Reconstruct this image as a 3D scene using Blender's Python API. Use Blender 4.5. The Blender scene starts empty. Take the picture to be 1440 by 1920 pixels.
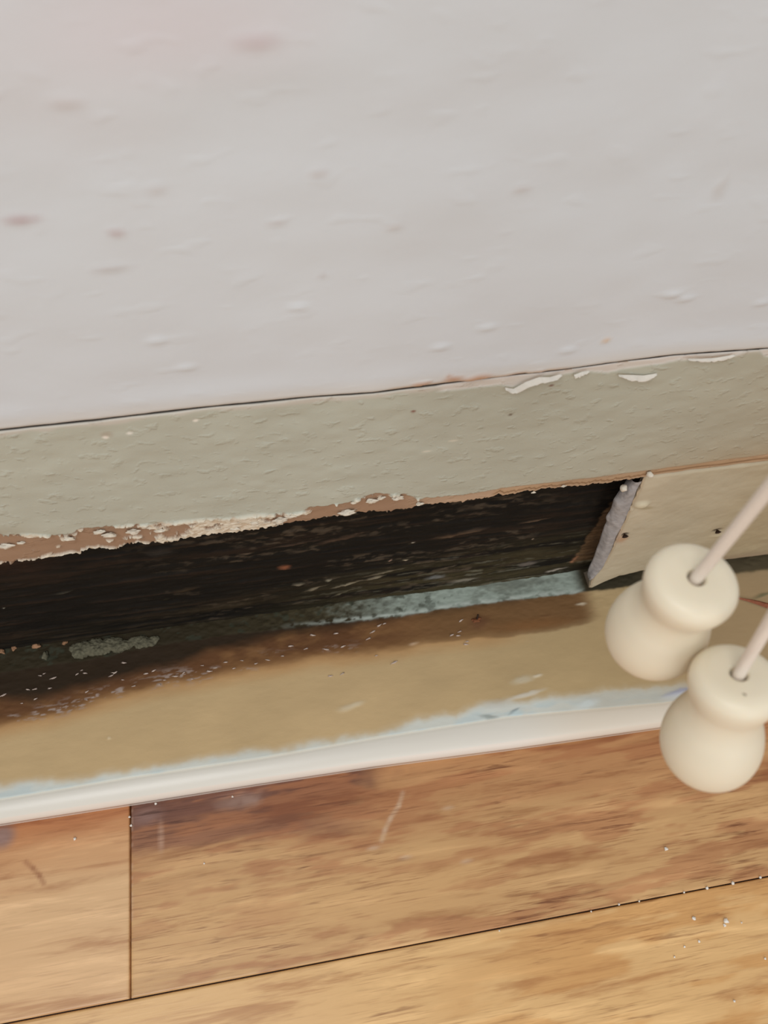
import bpy, bmesh, math, random
import numpy as np
from mathutils import Vector, Matrix

S = bpy.context.scene
COL = S.collection

# ------------------------------------------------------------------ camera
F_PX = 1400.0                      # focal length in pixels of the 1440x1920 frame
CX, CY = 720.0, 960.0
CAM = np.array([0.0, 0.0, 0.45])   # held 45 cm above the floor
def _cam_axes(A=12100., s=.125, vy=-475.):
    dX = np.array([A, -s*A, F_PX]); dX /= np.linalg.norm(dX)
    d = (-vy - F_PX*F_PX/A)/s
    dY = np.array([vy, -d, F_PX]); dY /= np.linalg.norm(dY)
    dY -= dX*dX.dot(dY); dY /= np.linalg.norm(dY)
    return np.array([dX, dY, np.cross(dX, dY)])
RW = _cam_axes()                   # rows: world axes seen in (right, down, forward)
cam_d = bpy.data.cameras.new('camera'); cam = bpy.data.objects.new('camera', cam_d); COL.objects.link(cam)
_r, _d, _f = RW[:, 0], RW[:, 1], RW[:, 2]
M = Matrix(((_r[0], -_d[0], -_f[0], CAM[0]), (_r[1], -_d[1], -_f[1], CAM[1]), (_r[2], -_d[2], -_f[2], CAM[2]), (0, 0, 0, 1)))
cam.matrix_world = M
cam_d.sensor_fit = 'VERTICAL'; cam_d.sensor_height = 36.0
cam_d.lens = F_PX/1920*36.0
cam_d.clip_start = 0.01
cam_d.dof.use_dof = True; cam_d.dof.focus_distance = 0.36; cam_d.dof.aperture_fstop = 15.0
S.camera = cam

# ------------------------------------------------------------------ light and exposure
S.view_settings.view_transform = 'Standard'; S.view_settings.look = 'None'
S.view_settings.gamma = 1.0; S.view_settings.use_curve_mapping = False
S.view_settings.exposure = 0.2
w = bpy.data.worlds.new('world'); S.world = w; w.use_nodes = True
w.node_tree.nodes['Background'].inputs[0].default_value = (0.93, 0.96, 1.0, 1)
w.node_tree.nodes['Background'].inputs[1].default_value = 0.50
def area(name, loc, target, size, power, color):
    l = bpy.data.lights.new(name, 'AREA'); l.shape = 'DISK'; l.size = size; l.energy = power; l.color = color
    o = bpy.data.objects.new(name, l); COL.objects.link(o); o.location = loc
    o.rotation_euler = (Vector(target)-Vector(loc)).to_track_quat('-Z', 'Y').to_euler()
    return o
area('room_light_above', (-0.55, -0.55, 1.75), (0.0, 0.1, 0.1), 0.8, 10.5, (0.99, 0.995, 1.0))  # unseen soft room light from above and in front of the wall
area('room_daylight', (0.3, -1.6, 0.9), (0.05, 0.15, 0.25), 1.2, 7.0, (1.0, 0.99, 0.975))

# ------------------------------------------------------------------ measuring helpers
def ray(px, py): return RW @ np.array([px-CX, py-CY, F_PX])
def hit(px, py, ax, val):
    r = ray(px, py); return CAM + r*((val-CAM[ax])/r[ax])
def lin(c):
    c = np.asarray(c, float)/255.
    return np.where(c <= .04045, c/12.92, ((c+.055)/1.055)**2.4)
def _h(ix, iy, seed):
    n = (ix.astype(np.int64)*374761393 + iy.astype(np.int64)*668265263 + seed*1442695041) & 0x7fffffff
    n = ((n ^ (n >> 13))*1274126177) & 0x7fffffff
    n = (n ^ (n >> 16)) & 0xffff
    return n/65535.
def noise(x, y, seed=0):
    ix = np.floor(x); iy = np.floor(y); fx = x-ix; fy = y-iy
    fx = fx*fx*(3-2*fx); fy = fy*fy*(3-2*fy)
    a = _h(ix, iy, seed); b = _h(ix+1, iy, seed); c = _h(ix, iy+1, seed); d = _h(ix+1, iy+1, seed)
    return (a*(1-fx)+b*fx)*(1-fy)+(c*(1-fx)+d*fx)*fy
def fbm(x, y, seed=0, n=4):
    t = 0; a = .5; s = 0
    for i in range(n):
        t = t+a*noise(x*2**i+i*17.3, y*2**i+i*5.1, seed+i*11); s += a; a *= .55
    return t/s
def sst(a, b, x):
    t = np.clip((x-a)/(b-a), 0, 1); return t*t*(3-2*t)
def mix(c, col, m):
    m = np.clip(m, 0, 1)[..., None]; return c*(1-m)+lin(col)*m
def blob(x, z, cx, cz, rx, rz, soft=.6, ang=0.0):
    dx = x-cx; dz = z-cz; ca, sa = math.cos(ang), math.sin(ang)
    u = (dx*ca+dz*sa)/rx; v = (-dx*sa+dz*ca)/rz
    return 1-sst(1-soft, 1+soft, np.sqrt(u*u+v*v))

# ------------------------------------------------------------------ scene helpers
def tag(o, label=None, cat=None, group=None, kind=None):
    if label: o['label'] = label
    if cat: o['category'] = cat
    if group: o['group'] = group
    if kind: o['kind'] = kind
    return o
def link(name, me, mat, parent=None):
    o = bpy.data.objects.new(name, me); COL.objects.link(o)
    if mat: me.materials.append(mat)
    if parent: o.parent = parent
    return o
def grid_mesh(name, P, C=None, closed=None, smooth=True):
    """P: (n,m,3) points, C: (n,m,3) linear colours."""
    n, m = P.shape[:2]
    me = bpy.data.meshes.new(name)
    idx = np.arange(n*m).reshape(n, m)
    q = np.stack([idx[:-1, :-1], idx[:-1, 1:], idx[1:, 1:], idx[1:, :-1]], -1).reshape(-1, 4)
    me.vertices.add(n*m); me.vertices.foreach_set('co', P.reshape(-1).astype(np.float32))
    me.loops.add(q.size); me.loops.foreach_set('vertex_index', q.reshape(-1).astype(np.int32))
    me.polygons.add(len(q)); me.polygons.foreach_set('loop_start', np.arange(0, q.size, 4, dtype=np.int32))
    me.polygons.foreach_set('use_smooth', np.full(len(q), smooth))
    me.update(calc_edges=True); me.validate()
    if C is not None:
        at = me.color_attributes.new('Col', 'FLOAT_COLOR', 'POINT')
        rgba = np.concatenate([C.reshape(-1, 3), np.ones((n*m, 1))], 1)
        at.data.foreach_set('color', rgba.reshape(-1).astype(np.float32))
    return me
def nm(name):
    m = bpy.data.materials.new(name); m.use_nodes = True
    nt = m.node_tree; return m, nt, nt.nodes['Principled BSDF']
def nn(nt, t, **kw):
    n = nt.nodes.new(t)
    for k, v in kw.items():
        if k[0] == 'i' and k[1:].isdigit(): n.inputs[int(k[1:])].default_value = v
        else: setattr(n, k, v)
    return n
def noise_node(nt, scale, detail=3, vec=(1, 1, 1), rough=.5, dist=0.):
    tc = nn(nt, 'ShaderNodeTexCoord'); mp = nn(nt, 'ShaderNodeMapping'); mp.inputs['Scale'].default_value = vec
    nt.links.new(tc.outputs['Object'], mp.inputs['Vector'])
    n = nn(nt, 'ShaderNodeTexNoise'); n.inputs['Scale'].default_value = scale; n.inputs['Detail'].default_value = detail
    n.inputs['Roughness'].default_value = rough; n.inputs['Distortion'].default_value = dist
    nt.links.new(mp.outputs[0], n.inputs['Vector']); return n
def ramp(nt, src, a, b):
    r = nn(nt, 'ShaderNodeMapRange'); r.interpolation_type = 'SMOOTHSTEP'
    r.inputs['From Min'].default_value = a; r.inputs['From Max'].default_value = b
    nt.links.new(src, r.inputs['Value']); return r.outputs[0]
def bump(nt, bs, h, strength, dist, prev=None):
    b = nn(nt, 'ShaderNodeBump'); b.inputs['Strength'].default_value = strength; b.inputs['Distance'].default_value = dist
    nt.links.new(h, b.inputs['Height'])
    if prev: nt.links.new(prev, b.inputs['Normal'])
    nt.links.new(b.outputs[0], bs.inputs['Normal']); return b.outputs[0]
def mottle(nt, bs, col, fac_src, amount):
    """multiply colour by 1 +- amount with a noise"""
    mr = nn(nt, 'ShaderNodeMapRange'); mr.inputs['From Min'].default_value = .3; mr.inputs['From Max'].default_value = .7
    mr.inputs['To Min'].default_value = 1-amount; mr.inputs['To Max'].default_value = 1+amount
    nt.links.new(fac_src, mr.inputs['Value'])
    v = nn(nt, 'ShaderNodeVectorMath', operation='SCALE'); nt.links.new(col, v.inputs[0]); nt.links.new(mr.outputs[0], v.inputs['Scale'])
    nt.links.new(v.outputs[0], bs.inputs['Base Color']); return v.outputs[0]
def attr_mat(name, rough, spec=.4):
    m, nt, bs = nm(name)
    a = nn(nt, 'ShaderNodeVertexColor', layer_name='Col')
    nt.links.new(a.outputs['Color'], bs.inputs['Base Color'])
    bs.inputs['Roughness'].default_value = rough; bs.inputs['Specular IOR Level'].default_value = spec
    return m, nt, bs, a.outputs['Color']
def plain(name, rgb, rough=.6, spec=.4, nscale=None, amt=.1, bdist=None):
    m, nt, bs = nm(name)
    c = nn(nt, 'ShaderNodeRGB'); c.outputs[0].default_value = (*lin(rgb), 1)
    nt.links.new(c.outputs[0], bs.inputs['Base Color'])
    bs.inputs['Roughness'].default_value = rough; bs.inputs['Specular IOR Level'].default_value = spec
    if nscale:
        n = noise_node(nt, nscale, 4)
        mottle(nt, bs, c.outputs[0], n.outputs[0], amt)
        if bdist: bump(nt, bs, n.outputs[0], .6, bdist)
    return m

# ------------------------------------------------------------------ materials
m_wall, nt, bs, c = attr_mat('white_wall_paint', .62, .3)
n1 = noise_node(nt, 85, 1.5, (1, 1, 1.8), .4, .0); n2 = noise_node(nt, 240, 2, (1, 1, 1.4), .5); n3 = noise_node(nt, 9, 2); n4 = noise_node(nt, 28, 1, (1, 1, 1.3))
b2 = bump(nt, bs, n4.outputs[0], .25, .0016)
b0 = bump(nt, bs, ramp(nt, n1.outputs[0], .57, .80), .20, .0006, b2)
b1 = bump(nt, bs, n2.outputs[0], .14, .0004, b0)
mottle(nt, bs, c, n3.outputs[0], .015)
m_band, nt, bs, c = attr_mat('sage_beige_board_paint', .5, .4)
n1 = noise_node(nt, 165, 3, (1, 1, 1.4), .5, .2); n2 = noise_node(nt, 420, 2, (1, 1, 1.3)); n3 = noise_node(nt, 40, 3)
b0 = bump(nt, bs, ramp(nt, n1.outputs[0], .54, .76), .48, .0008)
b1 = bump(nt, bs, n2.outputs[0], .18, .0004, b0)
mottle(nt, bs, c, n3.outputs[0], .03)
m_cav, nt, bs, c = attr_mat('rotten_black_wood', .55, .35)
n1 = noise_node(nt, 200, 5, (.22, 1, 1.2), .65, .5); n2 = noise_node(nt, 700, 3)
bump(nt, bs, n1.outputs[0], .35, .0010)
mottle(nt, bs, c, n1.outputs[0], .35)
bs.inputs['Specular IOR Level'].default_value = .15; bs.inputs['Roughness'].default_value = .75
m_ledge, nt, bs, c = attr_mat('painted_ledge', .7, .10)
n1 = noise_node(nt, 500, 4, (.5, 1, 1)); n2 = noise_node(nt, 45, 3, (.6, 1, 1))
bump(nt, bs, n1.outputs[0], .25, .0004)
mottle(nt, bs, c, n2.outputs[0], .05)
m_mould, nt, bs, c = attr_mat('white_gloss_moulding_paint', .35, .5)
n1 = noise_node(nt, 120, 3, (.3, 1, 1)); bump(nt, bs, n1.outputs[0], .2, .0005)
m_board, nt, bs, c = attr_mat('beige_baseboard_paint', .5, .35)
n1 = noise_node(nt, 130, 4, (1, 1, 1.2), .5, .3); bump(nt, bs, n1.outputs[0], .4, .0007)
n2 = noise_node(nt, 60, 4); mottle(nt, bs, c, n2.outputs[0], .05)
m_caulk = plain('grey_caulk', (158, 154, 152), .6, .3, 300, .18, .001)
m_flake = plain('white_paint_flake', (206, 200, 188), .5, .4, 300, .06, .0003)
m_plaster = plain('white_plaster', (206, 197, 180), .7, .3, 400, .12, .0006)
m_fleck = plain('paint_fleck', (196, 176, 162), .5, .5, 500, .15, .0003)
m_crumb = plain('plaster_crumb', (238, 230, 218), .5, .5, 500, .1, .0003)
m_rust = plain('rust_brown', (120, 72, 42), .7, .3, 900, .25, .0004)
m_hole = plain('dark_nail_hole', (52, 36, 26), .8, .2, 700, .3)
m_tan = plain('tan_rotten_wood', (150, 112, 82), .7, .3, 700, .25, .0004)
m_fluff = plain('grey_olive_fluff', (96, 92, 75), .9, .1, 600, .3, .0008)
m_splinter = plain('red_brown_wood', (138, 80, 54), .6, .3, 500, .2, .0003)

m_knob, nt, bs = nm('cream_tassel_paint')
n1 = noise_node(nt, 60, 2); cc = nn(nt, 'ShaderNodeRGB'); cc.outputs[0].default_value = (*lin((223, 211, 186)), 1)
mottle(nt, bs, cc.outputs[0], n1.outputs[0], .02)
bs.inputs['Roughness'].default_value = .45; bs.inputs['Specular IOR Level'].default_value = .4
bs.inputs['Subsurface Weight'].default_value = .25; bs.inputs['Subsurface Radius'].default_value = (1, .7, .45); bs.inputs['Subsurface Scale'].default_value = .003
m_cord, nt, bs = nm('white_blind_cord')
tc = nn(nt, 'ShaderNodeTexCoord'); wv = nn(nt, 'ShaderNodeTexWave'); wv.inputs['Scale'].default_value = 260; wv.inputs['Distortion'].default_value = 2
nt.links.new(tc.outputs['Object'], wv.inputs['Vector']); bump(nt, bs, wv.outputs['Fac'], .3, .0003)
bs.inputs['Base Color'].default_value = (*lin((224, 211, 196)), 1); bs.inputs['Roughness'].default_value = .8

# floor: strand-woven bamboo
m_floor, nt, bs, c = attr_mat('strand_bamboo_floor', .33, .45)
L = nt.links
g1 = noise_node(nt, 60, 5, (.15, 1.4, 1), .62, .4)
g2 = noise_node(nt, 250, 4, (.10, 1.5, 1), .62, .35)
g3 = noise_node(nt, 420, 3, (.08, 1.5, 1), .6, .2)
g4 = noise_node(nt, 30, 3, (.5, 1.6, 1), .55, .3)
pa = nn(nt, 'ShaderNodeAttribute', attribute_name='Fib')
def mixc(a, b, fac):
    mx = nn(nt, 'ShaderNodeMix', data_type='RGBA'); L.new(fac, mx.inputs['Factor'])
    if isinstance(a, tuple): mx.inputs['A'].default_value = a
    else: L.new(a, mx.inputs['A'])
    if isinstance(b, tuple): mx.inputs['B'].default_value = b
    else: L.new(b, mx.inputs['B'])
    return mx.outputs['Result']
def mul(a, k):
    v = nn(nt, 'ShaderNodeMath', operation='MULTIPLY'); L.new(a, v.inputs[0])
    if isinstance(k, float): v.inputs[1].default_value = k
    else: L.new(k, v.inputs[1])
    return v.outputs[0]
def tint(col, rgb):
    v = nn(nt, 'ShaderNodeVectorMath', operation='MULTIPLY'); L.new(col, v.inputs[0]); v.inputs[1].default_value = rgb; return v.outputs[0]
lightc = tint(c, (1.22, 1.26, 1.32)); darkc = tint(c, (.70, .58, .50)); fibc = tint(c, (.44, .33, .27))
x1 = mixc(c, lightc, ramp(nt, g1.outputs[0], .50, .68))
x2 = mixc(x1, darkc, ramp(nt, g1.outputs[0], .48, .32))
x3 = mixc(x2, fibc, mul(mul(ramp(nt, g2.outputs[0], .53, .70), .85), mul(pa.outputs['Fac'], ramp(nt, g4.outputs[0], .36, .62))))
g5 = noise_node(nt, 640, 3, (.045, 1.6, 1), .6, .25)
x3 = mixc(x3, tint(c, (.58, .46, .38)), mul(mul(ramp(nt, g5.outputs[0], .52, .66), .6), mul(pa.outputs['Fac'], ramp(nt, g4.outputs[0], .30, .60))))
x4 = mixc(x3, lightc, mul(ramp(nt, g3.outputs[0], .58, .75), .35))
L.new(x4, bs.inputs['Base Color'])
bump(nt, bs, g2.outputs[0], .12, .0004)
rr = nn(nt, 'ShaderNodeMapRange'); rr.inputs['To Min'].default_value = .28; rr.inputs['To Max'].default_value = .42; L.new(g1.outputs[0], rr.inputs['Value']); L.new(rr.outputs[0], bs.inputs['Roughness'])

# ------------------------------------------------------------------ measured planes
YW = .163          # wall, upper board and old baseboard share this face
YC = .1775         # rotten wood behind
ZL0, ZL1 = .013, .020   # painted ledge, front and back height

def poly_x(pts, f):
    """pixel polyline -> sorted (X, value) arrays on a surface"""
    a = np.array([f(*p) for p in pts]); return a[:, 0], a[:, 1]
def onwall(px, py, y=YW):
    p = hit(px, py, 1, y); return p[0], p[2]
def onledge(px, py):
    z = .016
    for _ in range(5):
        p = hit(px, py, 2, z); z = ZL0+(ZL1-ZL0)*np.clip((p[1]-.09)/(.075), 0, 1.2)
    return p[0], p[1]
def zledge(y): return ZL0+(ZL1-ZL0)*np.clip((y-.09)/.075, 0, 1.2)
def onfloor(px, py):
    p = hit(px, py, 2, 0); return p[0], p[1]
def curve_of(pts, f, k=1):
    X, V = poly_x(pts, f); i = np.argsort(X); X = X[i]; V = V[i]
    # straight extension on both sides
    s0 = (V[1]-V[0])/(X[1]-X[0]) if k else 0; s1 = (V[-1]-V[-2])/(X[-1]-X[-2]) if k else 0
    lim = .15
    X = np.concatenate([[X[0]-3, X[0]-lim], X, [X[-1]+lim, X[-1]+3]])
    V = np.concatenate([[V[0]-s0*lim*.3]*2, V, [V[-1]+s1*lim*.3]*2])
    return lambda x: np.interp(x, X, V)

crack = curve_of([(0, 808), (180, 789), (350, 769), (560, 748), (700, 738), (785, 727), (880, 715), (960, 705), (1050, 696), (1150, 682), (1260, 668), (1440, 655)], onwall)

# ================================================================== STRUCTURE
XL, XR = -.30, .42     # detailed stretch
def xs_(step=.001): return np.concatenate([np.linspace(-1.2, XL, 10)[:-1], np.arange(XL, XR, step), np.linspace(XR, 1.4, 10)])

# ---- white wall
xs = xs_(.0012)
tz = np.concatenate([np.array([-1., -.999]), np.linspace(0, .19, 160), np.linspace(.2, 1.9, 12)])
X = np.repeat(xs[:, None], len(tz), 1); zc = crack(X)+.0006+.0002*noise(X*300, X*0, 5)
# the filler bridges the crack here and there
bridge = blob(X, X*0, onwall(912, 712)[0], 0, .009, 1, .3)+blob(X, X*0, onwall(1003, 703)[0], 0, .003, 1, .3)
zc = zc-.0005*np.clip(bridge, 0, 1)
Z = zc+np.maximum(tz, 0)[None, :]
h = (fbm(X*35, Z*50, 3, 2)-.5)*.0010*sst(.0, .01, Z-zc)
h += .0006*np.exp(-((Z-zc-.006)/.006)**2)              # soft swelling above the crack
rnd = random.Random(4)
C = np.ones(X.shape+(3,))*lin((206, 210, 212))
C = mix(C, (204, 207, 209), .8*(1-sst(.01, .07, Z-zc)))
C = mix(C, (212, 210, 204), .6*(1-sst(.001, .009, Z-zc)))
def W(px, py): return onwall(px, py)
for (px, py, rx, rz, col, m_) in [(330, 40, .035, .012, (212, 198, 200), .5), (80, 130, .03, .02, (212, 204, 204), .3), (480, 76, .006, .002, (190, 172, 172), .6), (38, 413, .005, .0016, (176, 150, 150), .8), (218, 437, .003, .0015, (180, 158, 156), .7),  # first two entries: pinkish flare painted into the wall colour
        (208, 504, .006, .0012, (180, 172, 168), .6), (122, 192, .004, .0015, (192, 182, 178), .5), (292, 355, .003, .0015, (190, 182, 178), .4), (600, 325, .003, .0014, (190, 182, 178), .6), (517, 418, .003, .001, (186, 176, 172), .5),
        (1136, 638, .0022, .0014, (205, 170, 130), .8), (1355, 350, .002, .004, (190, 184, 178), .5), (980, 355, .003, .0012, (185, 172, 165), .5), (740, 425, .003, .0012, (190, 180, 174), .5), (605, 517, .002, .0008, (178, 168, 164), .6)]:
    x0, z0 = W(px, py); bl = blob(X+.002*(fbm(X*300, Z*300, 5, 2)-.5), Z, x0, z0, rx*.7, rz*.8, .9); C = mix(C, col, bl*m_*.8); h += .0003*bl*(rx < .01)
for px, py in [(1262, 552), (1285, 560), (1065, 656), (914, 615), (825, 650), (1430, 568), (560, 576), (350, 690), (295, 640)]:
    x0, z0 = W(px, py); h += .0006*blob(X, Z, x0, z0, .0026, .0011, .9)
# rusty blooms along the crack
for px, py, r_ in [(785, 719, .0016), (800, 714, .0008), (850, 708, .0022), (876, 711, .0015), (900, 706, .0025), (960, 704, .0018), (972, 703, .0015), (1012, 697, .001), (1046, 692, .0006), (840, 700, .0008), (795, 730, .0006)]:
    x0, z0 = W(px, py); d = blob(X+.001*(noise(X*900, Z*900, 2)-.5), Z, x0, z0, r_*1.5, r_*.7, .8); C = mix(C, (176, 120, 70), d*.75); h += .0006*d
C = mix(C, (196, 160, 118), .5*sst(onwall(770, 0)[0], onwall(800, 0)[0], X)*(1-sst(W(1040, 700)[0], W(1070, 700)[0], X))*(1-sst(.0002, .0025, Z-zc)))
P = np.stack([X, YW-h, Z], -1)
P[:, 0, 1] = YW+.02; P[:, 1, 1] = YW+.0012; P[:, 2, 1] = YW+.0002
P[:, 0, 2] = zc[:, 0]; P[:, 1, 2] = zc[:, 0]
C[:, 0] = C[:, 1] = lin((34, 26, 26))  # shade inside the crack painted onto the wall's lower lip
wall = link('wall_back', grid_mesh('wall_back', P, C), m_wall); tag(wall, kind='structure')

# ---- upper board (sage beige) with torn lower edge
band_bot = curve_of([(0, 1057), (60, 1050), (150, 1037), (167, 1028), (215, 1028), (250, 1020), (300, 1017), (360, 1007), (433, 998), (527, 987), (587, 978), (667, 964), (730, 961), (760, 959), (787, 951), (833, 947), (880, 943), (927, 933), (1000, 923), (1087, 913), (1160, 905), (1215, 895), (1300, 884), (1440, 866)], onwall)
band_exp = curve_of([(0, 1004), (60, 1003), (140, 1003), (150, 995), (190, 990), (240, 986), (310, 982), (380, 975), (420, 975), (480, 966), (560, 962), (580, 953), (640, 944), (680, 934), (705, 926), (760, 928), (790, 936), (860, 930), (960, 914), (1060, 902), (1215, 883), (1320, 868), (1440, 852)], onwall)
xs = xs_(.0006); nz = 210
X = np.repeat(xs[:, None], nz, 1)
inhole = 1-sst(onwall(1200, 895)[0], onwall(1220, 895)[0], xs)
zb = band_bot(xs)+inhole*((fbm(xs*500, xs*0+3, 8, 3)-.5)*.0034+(noise(xs*1400, xs*0, 4)-.5)*.0010); zt = crack(xs)-.00045
t = np.linspace(0, 1, nz)[None, :]; t = t*.65+.35*t**2.2
Z = zb[:, None]+(zt-zb)[:, None]*t
h = (fbm(X*80, Z*120, 21, 2)-.5)*.0009
dist = Z-zb[:, None]; dex = Z-band_exp(X)
C = np.ones(X.shape+(3,))*lin((177, 178, 163))
C = mix(C, (172, 171, 154), sst(.02, .10, X)*.6)
C = mix(C, (163, 153, 130), sst(.10, .24, X-.6*(Z-.2))*.7)
C = mix(C, (168, 140, 102), sst(.13, .24, X)*(1-sst(.0, .03, dist))*.45)
C = mix(C, (150, 140, 118), .5*(1-sst(-.13, -.09, X))*(1-sst(.002, .012, dex)))        # greyer grubby patch, far left
topd = zt[:, None]-Z
C = mix(C, (200, 190, 180), (1-sst(.0006, .0028, topd+(noise(X*200, Z*0, 3)-.5)*.002))*.6)   # pale rubbed top edge
# white paint lifted along the top edge
up = curve_of([(500, 769), (940, 722), (960, 727), (1020, 706), (1060, 702), (1100, 697), (1140, 700), (1165, 694), (1240, 682), (1270, 676), (1330, 675), (1370, 670), (1395, 661), (1425, 657), (1432, 668), (1440, 670)], onwall)
pale = (1-sst(.205, .212, X))*sst(-.0002, .0002, Z-up(X))*sst(onwall(940, 0)[0]-.002, onwall(960, 0)[0], X)
C = mix(C, (205, 197, 188), pale*.85); h -= pale*.0004
# exposed strip at the bottom: brown core, crumbling white plaster lumps
ex = 1-sst(-.0006, .0006, dex+(fbm(X*260, Z*260, 31, 3)-.5)*.0045*(1-sst(.05, .12, X)))
ex = ex*(1-.35*sst(.10, .13, X))
C = mix(C, (150, 120, 96), ex)
C = mix(C, (178, 150, 124), ex*sst(.04, .07, X))
h -= ex*.0006
lump = sst(.55, .62, fbm(X*230, Z*330, 41, 4)+.30*np.exp(-((X-(-.035))/.035)**2)-.16*sst(-.01, .0, X)-.06-.10*(1-sst(-.07, -.045, X))*(1-sst(.0006, .0012, np.abs(dex+.0012)))*0-.13*(1-sst(-.06, -.04, X))*sst(.0010, .0018, dist)
           +.24*np.exp(-(dist/.0013)**2)*(1-sst(-.03, .0, X))+.20*np.exp(-(dex/.0014)**2)*(1-sst(.045, .065, X)))
lump *= (1-sst(.0, .0022, dex))*(1-sst(.05, .065, X))
lump_n = fbm(X*600, Z*700, 77, 3)
C = mix(C, (216, 206, 186), lump*.9); C = mix(C, (180, 155, 125), lump*sst(.5, .35, lump_n)*.0+lump*(1-sst(.34, .48, lump_n))*.6)
h += lump*(.0006+.0013*lump_n)
C = mix(C, (214, 186, 160), (1-sst(.0, .0011, dist))*ex*sst(.05, .08, X)*.7)            # paler fibre at the very edge
# crease where the old baseboard meets the board
r_ = sst(onwall(1215, 0)[0], onwall(1240, 0)[0], X)
C = mix(C, (176, 140, 98), r_*np.exp(-((dist-.004)/.003)**2)*.45)
C = mix(C, (120, 88, 58), r_*np.exp(-((dist-.0035+.0006*noise(X*100, X*0, 2))/.0007)**2)*.8)
# small marks
for px, py, rx, rz, col, m_ in [(198, 820, .0010, .0008, (235, 228, 215), 1), (243, 812, .001, .0006, (230, 224, 212), .9), (367, 789, .0009, .0006, (235, 228, 215), 1), (775, 771, .0009, .0007, (120, 70, 55), .9), (957, 777, .0008, .0006, (90, 70, 55), .9),
        (1034, 723, .0009, .0006, (110, 70, 60), .9), (200, 815, .002, .0015, (150, 115, 90), .3), (850, 827, .0018, .0006, (205, 198, 180), .8), (800, 846, .0018, .0005, (205, 198, 180), .8), (1160, 690, .006, .003, (196, 172, 142), .0)]:
    x0, z0 = W(px, py); C = mix(C, col, m_*blob(X, Z, x0, z0, rx, rz, .6))
P = np.stack([X, YW-h, Z], -1)
rim = np.minimum(sst(0, .0012, dist), 1); P[..., 1] += (1-rim)*.0006
TB = np.stack([xs, np.full_like(xs, YW+.0008), zt-.0001], -1)[:, None]; P[:, -1, 1] += .0002
back0 = np.stack([xs, np.full_like(xs, YW+.012), zb], -1)[:, None]; back1 = np.stack([xs, np.full_like(xs, YW+.012), zt], -1)[:, None]
P = np.concatenate([back0, P, TB, back1], 1); C = np.concatenate([np.ones((len(xs), 1, 3))*lin((92, 66, 46)), C]+[np.ones((len(xs), 1, 3))*lin((26, 20, 20))]*2, 1)  # top edge painted near black for the shade inside the crack
C[:, 1] = C[:, 0]*.0+C[:, 2]
band = link('trim_1', grid_mesh('trim_1', P, C), m_band); tag(band, 'sage beige painted upper board with a torn crumbling lower edge below the white wall', kind='structure')

# ---- rotten wood in the opening
xs = xs_(.0009); zs = np.concatenate([[-.02, .0], np.linspace(.012, .175, 210), [.25]])
X, Z = np.meshgrid(xs, zs, indexing='ij')
def V(px, py): return onwall(px, py, YC)
s1 = fbm(X*22, Z*300, 51, 5); s2 = fbm(X*70, Z*520, 52, 4); s3 = fbm(X*260, Z*340, 53, 4)
C = np.ones(X.shape+(3,))*lin((20, 17, 13))
C = mix(C, (42, 30, 21), sst(.52, .70, s1)*.6)
basez = .0200
low = 1-sst(.008, .055, Z-basez-.10*(X+.02))
C = mix(C, (60, 53, 34), low*sst(-.06, .07, X)*(1-sst(.13, .18, X)*.4)*sst(.32, .58, fbm(X*14, Z*240, 55, 4))*.95)
C = mix(C, (48, 40, 26), .5*low*(1-sst(-.06, .07, X))*sst(.4, .6, s1))
C = mix(C, (104, 100, 84), sst(.60, .72, s2)*low*sst(-.03, .06, X)*.7)
C = mix(C, (84, 72, 58), sst(.50, .70, fbm(X*170, Z*420, 58, 4))*sst(.48, .62, fbm(X*26, Z*90, 59, 4))*.6*sst(-.11, -.02, X)*(1-sst(.11, .14, X)*.8))
C = mix(C, (70, 54, 42), .6*sst(.5, .7, s3)*np.exp(-((Z-band_bot(X)+.008)/.008)**2)*sst(-.06, -.02, X)*(1-sst(.1, .14, X)))
h = (s1-.5)*.0028+(s3-.5)*.0010
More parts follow.
